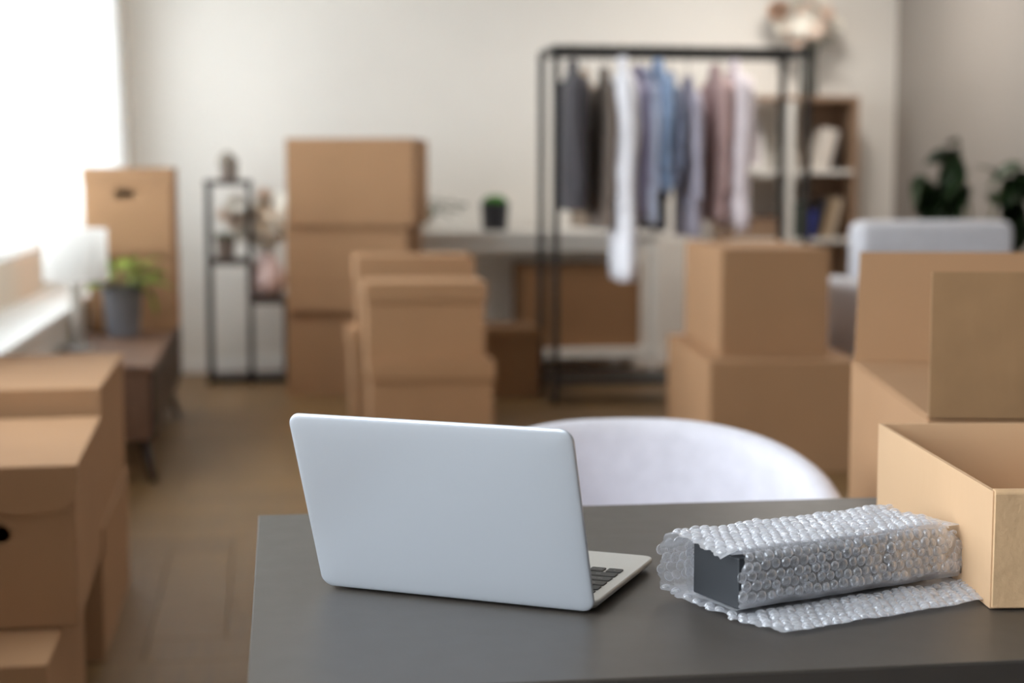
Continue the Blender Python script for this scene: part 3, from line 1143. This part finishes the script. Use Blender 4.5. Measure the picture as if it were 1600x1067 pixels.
# ornament on the top
orn = thing('cactus_pot', 'small grey spiky cactus in a pot on the highest level of the plant stand', 'plant', (-0.19, 9.18, 1.145))
bm = bmesh.new()
lathe(bm, [(0.045, 0), (0.055, 0.06), (0.05, 0.06), (0.02, 0.055)], 20)
obj('pot', bm, M['brownpot'], orn, False)
bm = bmesh.new()
rings = []
for i in range(9):
    t = i / 8
    rr = 0.046 * math.sin(math.pi * (0.18 + 0.8 * t)) + 0.004
    rings.append([(rr * (1 + 0.18 * math.cos(9 * 2 * math.pi * k / 36)) * math.cos(2 * math.pi * k / 36) - 0.012 * t,
                   rr * (1 + 0.18 * math.cos(9 * 2 * math.pi * k / 36)) * math.sin(2 * math.pi * k / 36), 0.055 + 0.105 * t) for k in range(36)])
loft(bm, rings)
obj('cactus', bm, M['stone'], orn, True)

# succulent on the middle level
suc = thing('small_succulent', 'small succulent in taupe pot on the middle level of the plant stand', 'plant', (-0.215, 9.15, 0.705))
pot(suc, 0.045, 0.055, 0.115, M['brownpot'], 0.004)
soil(suc, 0.048, 0.094)
SL = leaf_mesh('succulent_leaf', 0.105, 0.026, M['leaf'], 0.1)
for k in range(12):
    a = k * 2.4
    put(SL, 'leaf', suc, (0.01 * math.cos(a), 0.01 * math.sin(a), 0.10), (math.cos(a), math.sin(a), 0.35 + 0.06 * k), 0, 0.95 - 0.02 * k)


def blossom(name, r, m, petals=6):
    bm = bmesh.new()
    for k in range(petals):
        a = 2 * math.pi * k / petals
        ca, sa = math.cos(a), math.sin(a)
        rows = []
        for i in range(5):
            t = i / 4
            w = r * 0.48 * math.sin(math.pi * (0.12 + 0.80 * t))
            d_, z = r * t, r * (0.15 + 0.55 * t - 0.25 * t * t)
            rows.append([(ca * d_ - sa * w * q, sa * d_ + ca * w * q, z + 0.1 * r * q * q) for q in (-1, -0.4, 0.4, 1)])
        loft(bm, rows, closed=False)
    bmesh.ops.solidify(bm, geom=bm.faces[:], thickness=0.001)
    me = bpy.data.meshes.new(name)
    bm.to_mesh(me)
    bm.free()
    for p in me.polygons:
        p.use_smooth = True
    me.materials.append(m)
    return me


BL = blossom('blossom', 0.052, M['petal'])
BP = blossom('blossom_pink', 0.052, M['petal_pk'], 7)


def put_flower(me, parent, loc, direc, sc):
    o = bpy.data.objects.new('blossom', me)
    COL.objects.link(o)
    o.parent = parent
    o.matrix_local = Matrix.Translation(loc) @ Vector(direc).normalized().to_track_quat('Z', 'Y').to_matrix().to_4x4() @ Matrix.Scale(sc, 4)


fv = thing('flower_vase', 'round blush vase with cream blossom branches on the lowest level of the plant stand', 'vase', (0.015, 9.18, 0.49))
bm = bmesh.new()
lathe(bm, [(0.05, 0), (0.085, 0.02), (0.108, 0.07), (0.106, 0.12), (0.08, 0.175), (0.055, 0.205), (0.05, 0.23), (0.056, 0.24), (0.046, 0.238), (0.04, 0.20), (0.01, 0.19)], 32)
obj('vase', bm, M['pinkvase'], fv, True)
rnd = random.Random(3)
for k in range(15):
    a = rnd.uniform(0, 6.28)
    sp = rnd.uniform(0.03, 0.14)
    hh = rnd.uniform(0.36, 0.56)
    tip = Vector((sp * math.cos(a) + 0.02, 0.7 * sp * math.sin(a), hh))
    if k < 3:
        tip = Vector((-0.19 - 0.03 * k, -0.05, 0.52 - 0.03 * k))
    mid = Vector((tip.x * 0.35, tip.y * 0.35, 0.30))
    tubeo('twig', [(0, 0, 0.10), (tip.x * 0.1, tip.y * 0.1, 0.23), mid, tip], [0.003, 0.003, 0.0025, 0.0015], M['twig'], fv, 6)
    for j in range(5):
        f = 0.30 + 0.18 * j
        q = mid.lerp(tip, min(f, 1.0)) + Vector((rnd.uniform(-.03, .03), rnd.uniform(-.03, .03), rnd.uniform(-.02, .02)))
        put_flower(BL if rnd.random() < 0.75 else BP, fv, q, (rnd.uniform(-1, 1), -0.8, rnd.uniform(-0.2, 1)), rnd.uniform(0.8, 1.3))
for k in range(4):
    put(LF, 'leaf', fv, (0.03, -0.03, 0.50 + 0.01 * k), (rnd.uniform(-1, 1), -0.3, 0.4), 0, 0.6)

# ------------------------------------------------------------------ white desk by the back wall
wd = thing('white_desk', 'white desk against the back wall behind the clothes rack', 'desk', (0.62, 9.08, 0))
boxo('desktop', (0, 1.66, 0, 0.52, 0.815, 0.85), M['white'], wd, bev=0.003)
boxo('apron', (0.02, 1.64, 0.02, 0.05, 0.745, 0.815), M['white'], wd)
boxo('apron', (0.02, 1.64, 0.46, 0.49, 0.745, 0.815), M['white'], wd)
for x in (0.01, 1.60):
    for y in (0.01, 0.46):
        boxo('leg', (x, x + 0.05, y, y + 0.05, 0, 0.815), M['white'], wd, bev=0.003)
boxo('lower_shelf', (0.03, 1.63, 0.02, 0.49, 0.115, 0.165), M['white'], wd, bev=0.003)
carton('dark shaded cardboard box on the lower shelf of the white desk', (1.48, 9.16, 0.165), 0, 0.70, 0.36, 0.49, 'card_shaded')

bp = thing('black_planter', 'black pot with clipped green moss ball on the white desk', 'plant', (1.335, 9.28, 0.85))
pot(bp, 0.072, 0.082, 0.165, M['blackpot'], 0.003)
bm = bmesh.new()
bmesh.ops.create_icosphere(bm, subdivisions=4, radius=0.074)
for v in bm.verts:
    v.co += v.co.normalized() * (0.008 * mnoise.noise(v.co * 60) + 0.004 * mnoise.noise(v.co * 170))
bmesh.ops.scale(bm, verts=bm.verts, vec=(1, 1, 0.62))
bmesh.ops.translate(bm, verts=bm.verts, vec=(0, 0, 0.160))
obj('moss_ball', bm, mat('moss', (66, 120, 44), 0.95, var=0.35, vscale=70, bump=0.9, bscale=120), bp, True)

lpnt = thing('trailing_plant', 'low plant with arching stems on the white desk beside the tall stack', 'plant', (0.93, 9.30, 0.85))
pot(lpnt, 0.05, 0.06, 0.06, M['white'], 0.004)
soil(lpnt, 0.052, 0.045)
for k, (tx, tz) in enumerate(((0.20, 0.12), (0.24, 0.15), (0.14, 0.16), (-0.12, 0.14), (0.05, 0.17))):
    tip = Vector((tx, -0.02 * k, tz))
    tubeo('stalk', [(0, 0, 0.04), (tx * 0.4, 0, tz + 0.015), tip], 0.005, M['stem'], lpnt, 8)
    for j in range(4):
        q = Vector((0, 0, 0.05)).lerp(tip, 0.45 + 0.18 * j)
        put(LF, 'leaf', lpnt, q + Vector((0, 0, 0.012)), (rnd.uniform(-.5, 1), rnd.uniform(-.8, .3), rnd.uniform(-.2, .8)), 0, rnd.uniform(0.4, 0.6))

# ------------------------------------------------------------------ clothes rack
rk = thing('clothes_rack', 'dark metal clothes rack on casters with shirts hanging from it', 'rack', (1.46, 7.99, 0))
RW, RD, RZ = 1.32, 0.42, 1.80
s2 = 0.016
K = M['rackmetal']
for x in (0, RW):
    for y in (0, RD):
        boxo('post', (x - s2, x + s2, y - s2, y + s2, 0.07, RZ + 0.016), K, rk, bev=0.003)
        bm = bmesh.new()
        tube(bm, [(x - 0.012, y, 0.030), (x + 0.012, y, 0.030)], 0.030, 18)
        cst = obj('caster', bm, M['rubber'], rk, True)
        boxo('fork', (x - 0.018, x + 0.018, y - 0.012, y + 0.012, 0.045, 0.075), K, cst)
for y in (0, RD):
    boxo('top_rail', (-s2, RW + s2, y - s2, y + s2, RZ - s2, RZ + s2), K, rk, bev=0.003)
    boxo('lower_rail', (0, RW, y - s2, y + s2, 0.09, 0.12), K, rk)
for x in (0, RW):
    boxo('end_rail', (x - s2, x + s2, 0, RD, RZ - s2, RZ + s2), K, rk)
    boxo('end_rail', (x - s2, x + s2, 0, RD, 0.09, 0.12), K, rk)
for k in range(7):
    y = 0.045 + 0.055 * k
    boxo('shelf_slat', (0.02, RW - 0.02, y - 0.018, y + 0.018, 0.105, 0.117), K, rk)


def garment(name, label, cat, x, y, ztop, length, colour, sleeve=0.52, hw=0.21, thick=0.05, flare=0.03, seed=0, turn=0.0, fold=1.0, scol=None, button=False):
    rn = random.Random(seed)
    t = thing(name, label, cat, (x, y, ztop), turn, 'clothes on the rack')
    ph = [rn.uniform(0, 6.28) for _ in range(6)]
    bm = bmesh.new()
    n = 44
    rings = []
    zs = [0, 0.015, 0.035, 0.06, 0.09, 0.13] + [0.13 + (length - 0.13) * q / 12 for q in range(1, 13)]
    for z in zs:
        if z < 0.10:
            w = 0.055 + (hw - 0.055) * (z / 0.10) ** 0.75
        else:
            w = hw * (1 - 0.06 * math.sin(math.pi * (z - 0.10) / max(0.2, length - 0.1))) + flare * (z - 0.10) / length
        th = min(thick, 0.012 + thick * 1.5 * z / 0.25)
        ring = []
        for k in range(n):
            a = 2 * math.pi * k / n
            amp = fold * 0.012 * min(1, z / 0.3)
            yy = w * math.cos(a)
            xx = th * math.copysign(abs(math.sin(a)) ** 0.7, math.sin(a))
            xx += amp * math.sin(yy * 55 + ph[0]) + amp * 0.6 * math.sin(yy * 95 + ph[1] + z * 2) + 0.015 * math.sin(z * 3 + ph[2]) * min(1, z)
            yy += 0.008 * math.sin(z * 9 + ph[3]) * min(1, z)
            ring.append((xx, yy, -z + (0.006 * math.sin(yy * 30 + ph[4]) if z > length * 0.97 else 0)))
        rings.append(ring)
    loft(bm, rings)
    obj('body', bm, colour, t, True)
    if sleeve:
        for sgn in (-1, 1):
            rr = []
            pts = []
            for q in range(9):
                f = q / 8
                zz = -0.075 - sleeve * f
                yy = sgn * (hw - 0.035 + 0.055 * math.sin(min(1, f * 2.2) * 1.4) - 0.02 * f)
                xx = 0.012 * math.sin(f * 4 + ph[5]) + 0.03 * f * (1 if rn.random() > 2 else 0.5)
                pts.append((xx, yy, zz))
                rr.append(0.030 + 0.026 * math.sin(math.pi * min(1, f * 1.1 + 0.25)) + 0.004 * math.sin(f * 22 + ph[1]))
            rr[-1] = 0.036
            so = tubeo('sleeve', pts, rr, scol or colour, t, 14)
            for v in so.data.vertices:
                v.co.x *= min(1.0, thick / 0.045)
    # collar
    bm = bmesh.new()
    rings = []
    for q in range(4):
        f = q / 3
        rings.append([((0.022 + 0.008 * f) * math.sin(2 * math.pi * k / 20), (0.060 + 0.006 * f) * math.cos(2 * math.pi * k / 20), -0.008 + 0.035 * (1 - f) * 1.0) for k in range(20)])
    loft(bm, rings)
    obj('collar', bm, colour, t, True)
    # hanger, a thing of its own
    h = thing('clothes_hanger', 'thin hanger holding the ' + label.split(' hanging')[0].split(' with ')[0], 'hanger', (x, y, ztop), turn, 'hangers on the rack')
    bm = bmesh.new()
    hk = [(0, 0, 0.0), (0, 0, RZ - s2 - 0.0 - ztop - 0.02)]
    zc = RZ - ztop
    for a in range(-150, 121, 30):
        hk.append((0, 0.021 * math.sin(R(a)), zc + 0.021 * math.cos(R(a)) + 0.003))
    tube(bm, [(0, 0, 0.0), (0, 0, zc - 0.045)] + hk[2:], 0.0022, 8)
    obj('hook', bm, M['blackmetal'], h, True)
    tubeo('bar', [(0, -hw + 0.03, -0.075), (0, -0.05, -0.004), (0, 0, 0.002), (0, 0.05, -0.004), (0, hw - 0.03, -0.075)], 0.005, M['blackmetal'], h, 8)
    return t


YN, YF = 7.99, 8.41
garment('jacket', 'charcoal jacket hanging leftmost on the rack', 'jacket', 1.545, YN + 0.0, 1.715, 0.72, cloth('charcoal', (62, 58, 62)), 0.55, 0.20, 0.050, seed=1)
garment('jacket', 'near-black shorter jacket hanging second on the rack', 'jacket', 1.622, YF, 1.62, 0.62, cloth('black_brown', (46, 40, 40)), 0.50, 0.19, 0.030, seed=2)
garment('shirt', 'tan thin shirt hanging beside the dark jackets', 'shirt', 1.690, YF, 1.70, 0.80, cloth('tan', (170, 148, 126)), 0.55, 0.19, 0.024, seed=3)
garment('shirt', 'taupe brown shirt hanging left of the long white one', 'shirt', 1.706, YN, 1.68, 0.78, cloth('taupe', (126, 112, 102)), 0.55, 0.19, 0.024, seed=4)
garment('shirt_dress', 'long white shirt dress hanging lowest on the rack', 'dress', 1.800, YN, 1.735, 1.09, cloth('white', (244, 243, 250)), 0.66, 0.22, 0.052, flare=0.09, seed=5, turn=-7)
garment('shirt', 'lavender shirt hanging right of the long white one', 'shirt', 1.878, YN, 1.69, 0.72, cloth('lavender', (158, 154, 182)), 0.50, 0.19, 0.022, seed=6)
garment('shirt', 'pale blue shirt hanging between lavender and blue shirts', 'shirt', 1.926, YN, 1.68, 0.75, cloth('pale_blue', (206, 216, 238)), 0.52, 0.19, 0.022, seed=7)
garment('shirt', 'mid blue shirt hanging in the middle of the rack', 'shirt', 1.984, YN, 1.725, 0.64, cloth('blue', (146, 168, 200)), 0.46, 0.20, 0.028, seed=8)
garment('denim_shirt', 'slate denim shirt hanging low behind the blue shirt', 'shirt', 2.062, YF, 1.62, 0.74, cloth('slate', (84, 88, 104)), 0.50, 0.20, 0.036, seed=9)
garment('shirt', 'grey blue shirt hanging right of the mid blue shirt', 'shirt', 2.045, YN, 1.66, 0.55, cloth('greyblue', (136, 144, 168)), 0.40, 0.19, 0.024, seed=10)
garment('blouse', 'lilac grey blouse hanging left of the pink shirts', 'blouse', 2.140, YN, 1.64, 0.78, cloth('lilacgrey', (190, 186, 202)), 0.52, 0.19, 0.030, seed=11)
garment('shirt', 'dusty rose shirt hanging beside the pale pink one', 'shirt', 2.288, YN + 0.02, 1.70, 0.76, cloth('rose', (188, 158, 154)), 0.55, 0.20, 0.036, seed=12)
garment('shirt', 'pale pink shirt hanging rightmost on the rack', 'shirt', 2.385, YN, 1.725, 0.80, cloth('palepink', (242, 230, 234)), 0.76, 0.20, 0.052, flare=0.05, seed=13, turn=-4)

# ------------------------------------------------------------------ bookcase in the corner
bkc = thing('bookcase', 'open wooden bookcase with pale shelves in the right back corner', 'bookcase', (2.74, 9.33, 0))
BWD, BDP, BHT = 0.83, 0.28, 1.62
for x in (0, BWD - 0.03):
    boxo('side_panel', (x, x + 0.03, 0, BDP, 0, BHT), M['bookwood'], bkc, bev=0.002)
boxo('top_panel', (0, BWD, -0.003, BDP, BHT, BHT + 0.028), M['bookwood'], bkc, bev=0.002)
boxo('divider', (0.385, 0.425, 0.0, BDP, 0.03, BHT), M['white'], bkc, bev=0.002)
for z in (0.03, 0.36, 0.765, 1.180):
    boxo('shelf', (0.03, 0.385, 0.005, BDP, z, z + 0.028), M['white'], bkc)
    boxo('shelf', (0.425, BWD - 0.03, 0.005, BDP, z, z + 0.028), M['white'], bkc)
boxo('back_panel', (0.56, BWD - 0.03, BDP - 0.008, BDP, 0.03, BHT), M['bookwood'], bkc)


def book(label, x, y, z, w, h, d, rgb, lean=0.0, grp='books in the bookcase'):
    t = thing('book', label, 'book', (x, y, z), 0, grp)
    cm = mat('book_cover', rgb, 0.6, var=0.05, vscale=20)
    bm = bmesh.new()
    box(bm, 0, 0.003, 0, d, 0, h)
    obj('cover', bm, cm, t)
    boxo('cover', (w - 0.003, w, 0, d, 0, h), cm, t)
    boxo('spine', (0, w, -0.003, 0, 0, h), cm, t)
    boxo('pages', (0.003, w - 0.003, 0.002, d - 0.006, 0.004, h - 0.004), M['trim'], t)
    t.rotation_euler = (0, R(lean), 0)
    return t


bx = 2.74
book('white book leaning on the upper shelf of the bookcase', bx + 0.565, 9.36, 1.208, 0.05, 0.26, 0.18, (222, 214, 204), 14)
book('second white book leaning beside the dark one on the upper shelf', bx + 0.620, 9.365, 1.208, 0.035, 0.25, 0.18, (208, 198, 188), 14)
book('dark book leaning against the bookcase side on the upper shelf', bx + 0.660, 9.37, 1.208, 0.035, 0.25, 0.18, (60, 52, 48), 13)
book('dark green book standing on the middle shelf of the bookcase', bx + 0.435, 9.36, 0.793, 0.06, 0.22, 0.18, (50, 62, 54), 0)
book('royal blue book leaning on the middle shelf of the bookcase', bx + 0.515, 9.36, 0.793, 0.045, 0.17, 0.18, (48, 60, 140), 8)
book('black book leaning right of the blue book', bx + 0.568, 9.36, 0.793, 0.03, 0.25, 0.18, (48, 46, 52), 14)
book('kraft brown book leaning on the middle shelf', bx + 0.606, 9.36, 0.793, 0.04, 0.25, 0.18, (160, 136, 106), 15)
book('cream book leaning at the right end of the middle shelf', bx + 0.655, 9.36, 0.793, 0.035, 0.25, 0.18, (190, 172, 150), 14)

# grey picture frame in the left column of the bookcase
pf = thing('picture_frame', 'grey picture frame standing in the left column of the bookcase', 'frame', (bx + 0.05, 9.50, 1.212))
fr_me = panel_mesh('frame', [(0, 0), (0.24, 0), (0.24, 0.30), (0, 0.30)], [[(0.02, 0.02), (0.22, 0.02), (0.22, 0.28), (0.02, 0.28)]], 0.016)
fr_me.transform(Matrix.Rotation(R(82), 4, 'X'))
link('frame', fr_me, M['trim'], pf)
pm = panel_mesh('print', [(0.015, 0.015), (0.225, 0.015), (0.225, 0.285), (0.015, 0.285)], [], 0.004)
pm.transform(Matrix.Rotation(R(82), 4, 'X'))
link('print', pm, mat('abstract_print', (176, 166, 170), 0.7, var=0.2, vscale=9), pf)
bk = thing('storage_basket', 'brown storage basket on the lower left shelf of the bookcase', 'basket', (bx + 0.05, 9.36, 0.793))
bm = bmesh.new()
shell(bm, 0.31, 0.20, 0.13, 0.008)
obj('basket', bm, M['bookwood'], bk)
boxo('rim', (-0.004, 0.314, -0.004, 0.004, 0.118, 0.134), M['walnut'], bk, bev=0.002)

# glass vase with flowers on the bookcase
gv = thing('glass_vase', 'clear glass vase with cream flowers on top of the bookcase', 'vase', (3.29, 9.46, 1.648))
bm = bmesh.new()
lathe(bm, [(0.052, 0), (0.056, 0.01), (0.05, 0.12), (0.045, 0.22), (0.058, 0.30), (0.055, 0.30), (0.042, 0.22), (0.046, 0.12), (0.05, 0.014), (0.01, 0.012)], 28)
obj('vase', bm, M['vaseglass'], gv, True)
rnd = random.Random(5)
for k in range(22):
    a = rnd.uniform(0, 6.28)
    sp = rnd.uniform(0.03, 0.15)
    tip = Vector((sp * math.cos(a) * 1.1, sp * math.sin(a) * 0.6, rnd.uniform(0.36, 0.56)))
    if k == 0:
        tip = Vector((-0.19, 0, 0.50))
    if k == 1:
        tip = Vector((-0.16, 0, 0.42))
    tubeo('stalk', [(0.01 * math.cos(a), 0.01 * math.sin(a), 0.03), (tip.x * 0.12, tip.y * 0.12, 0.28), tip], 0.0022, M['stem'], gv, 6)
    put_flower(BL if k % 3 else BP, gv, tip, (tip.x * 3, -0.9, 0.5), rnd.uniform(0.9, 1.5))
    if k % 2:
        put_flower(BP if k % 3 else BL, gv, tip * 0.9 + Vector((0.03, -0.03, 0)), (tip.x * 2, -1, 0.1), rnd.uniform(0.8, 1.2))
for k in range(14):
    a = k * 2.4
    put(LF, 'leaf', gv, (0.03 * math.cos(a) + 0.02, 0.03 * math.sin(a), 0.30 + 0.006 * k), (math.cos(a), math.sin(a) - 0.3, 0.35), 0, rnd.uniform(0.9, 1.3))

# ------------------------------------------------------------------ armchair and plant on the right
ac = thing('armchair', 'light grey upholstered armchair behind the tall carton', 'armchair', (2.60, 6.55, 0))
S = M['sofa']
boxo('backrest', (0.10, 0.86, 0.46, 0.64, 0.30, 0.955), S, ac, bev=0.05, seg=5, smooth=True)
boxo('arm', (-0.08, 0.10, -0.02, 0.62, 0.12, 0.70), S, ac, bev=0.045, seg=5, smooth=True)
boxo('arm', (0.86, 1.04, -0.02, 0.62, 0.12, 0.70), S, ac, bev=0.045, seg=5, smooth=True)
boxo('seat_base', (0.09, 0.87, 0.0, 0.55, 0.12, 0.30), S, ac, bev=0.02, seg=3, smooth=True)
boxo('cushion', (0.105, 0.855, -0.01, 0.47, 0.30, 0.44), S, ac, bev=0.04, seg=4, smooth=True)
for sx in (-0.04, 0.98):
    for sy in (0.03, 0.55):
        tubeo('leg', [(sx + 0.01, sy, 0.13), (sx + 0.01, sy, 0.0)], [0.02, 0.014], M['walnut_dk'], ac)

bpnt = thing('floor_plant', 'dark green leafy plant with forked stems behind the armchair', 'plant', (3.60, 7.62, 0))
pot(bpnt, 0.12, 0.15, 0.34, M['blackpot'])
soil(bpnt, 0.14, 0.322)
rnd = random.Random(11)
BIG = leaf_mesh('big_leaf', 0.20, 0.062, M['leaf_dk'], 0.45)


def frond(base_p, ctrl, tip, cluster, n, spread):
    tubeo('stalk', [base_p, ctrl, tip], [0.011, 0.009, 0.005], M['stem'], bpnt, 8)
    c, t_ = Vector(ctrl), Vector(tip)
    for k in range(n):
        f = k / max(1, n - 1)
        q = c.lerp(t_, 0.25 + 0.75 * f)
        d = (rnd.uniform(-1, 0.35) * spread + cluster[0], rnd.uniform(-0.6, 0.3), rnd.uniform(-1.0, 0.5) + cluster[1])
        put(BIG, 'leaf', bpnt, q, d, rnd.uniform(-.8, .8), rnd.uniform(0.65, 1.05))


frond((-0.01, 0, 0.33), (-0.10, 0, 1.02), (-0.17, -0.02, 1.33), (-0.3, -0.2), 13, 0.9)
frond((-0.02, 0, 0.33), (-0.14, -0.02, 0.98), (-0.36, -0.03, 1.17), (-0.1, -0.6), 15, 0.9)
frond((-0.02, 0, 0.33), (-0.16, -0.02, 0.92), (-0.32, -0.03, 1.05), (-0.1, -0.7), 9, 0.8)
frond((0.02, 0, 0.33), (0.02, 0, 0.95), (0.09, -0.02, 1.20), (0.3, 0.1), 6, 0.5)
frond((0.03, 0, 0.33), (0.08, 0, 0.98), (0.17, -0.02, 1.23), (0.1, 0.0), 7, 0.7)
frond((0.03, 0, 0.33), (0.10, 0, 0.80), (0.18, -0.04, 1.00), (0.0, -0.3), 6, 0.6)
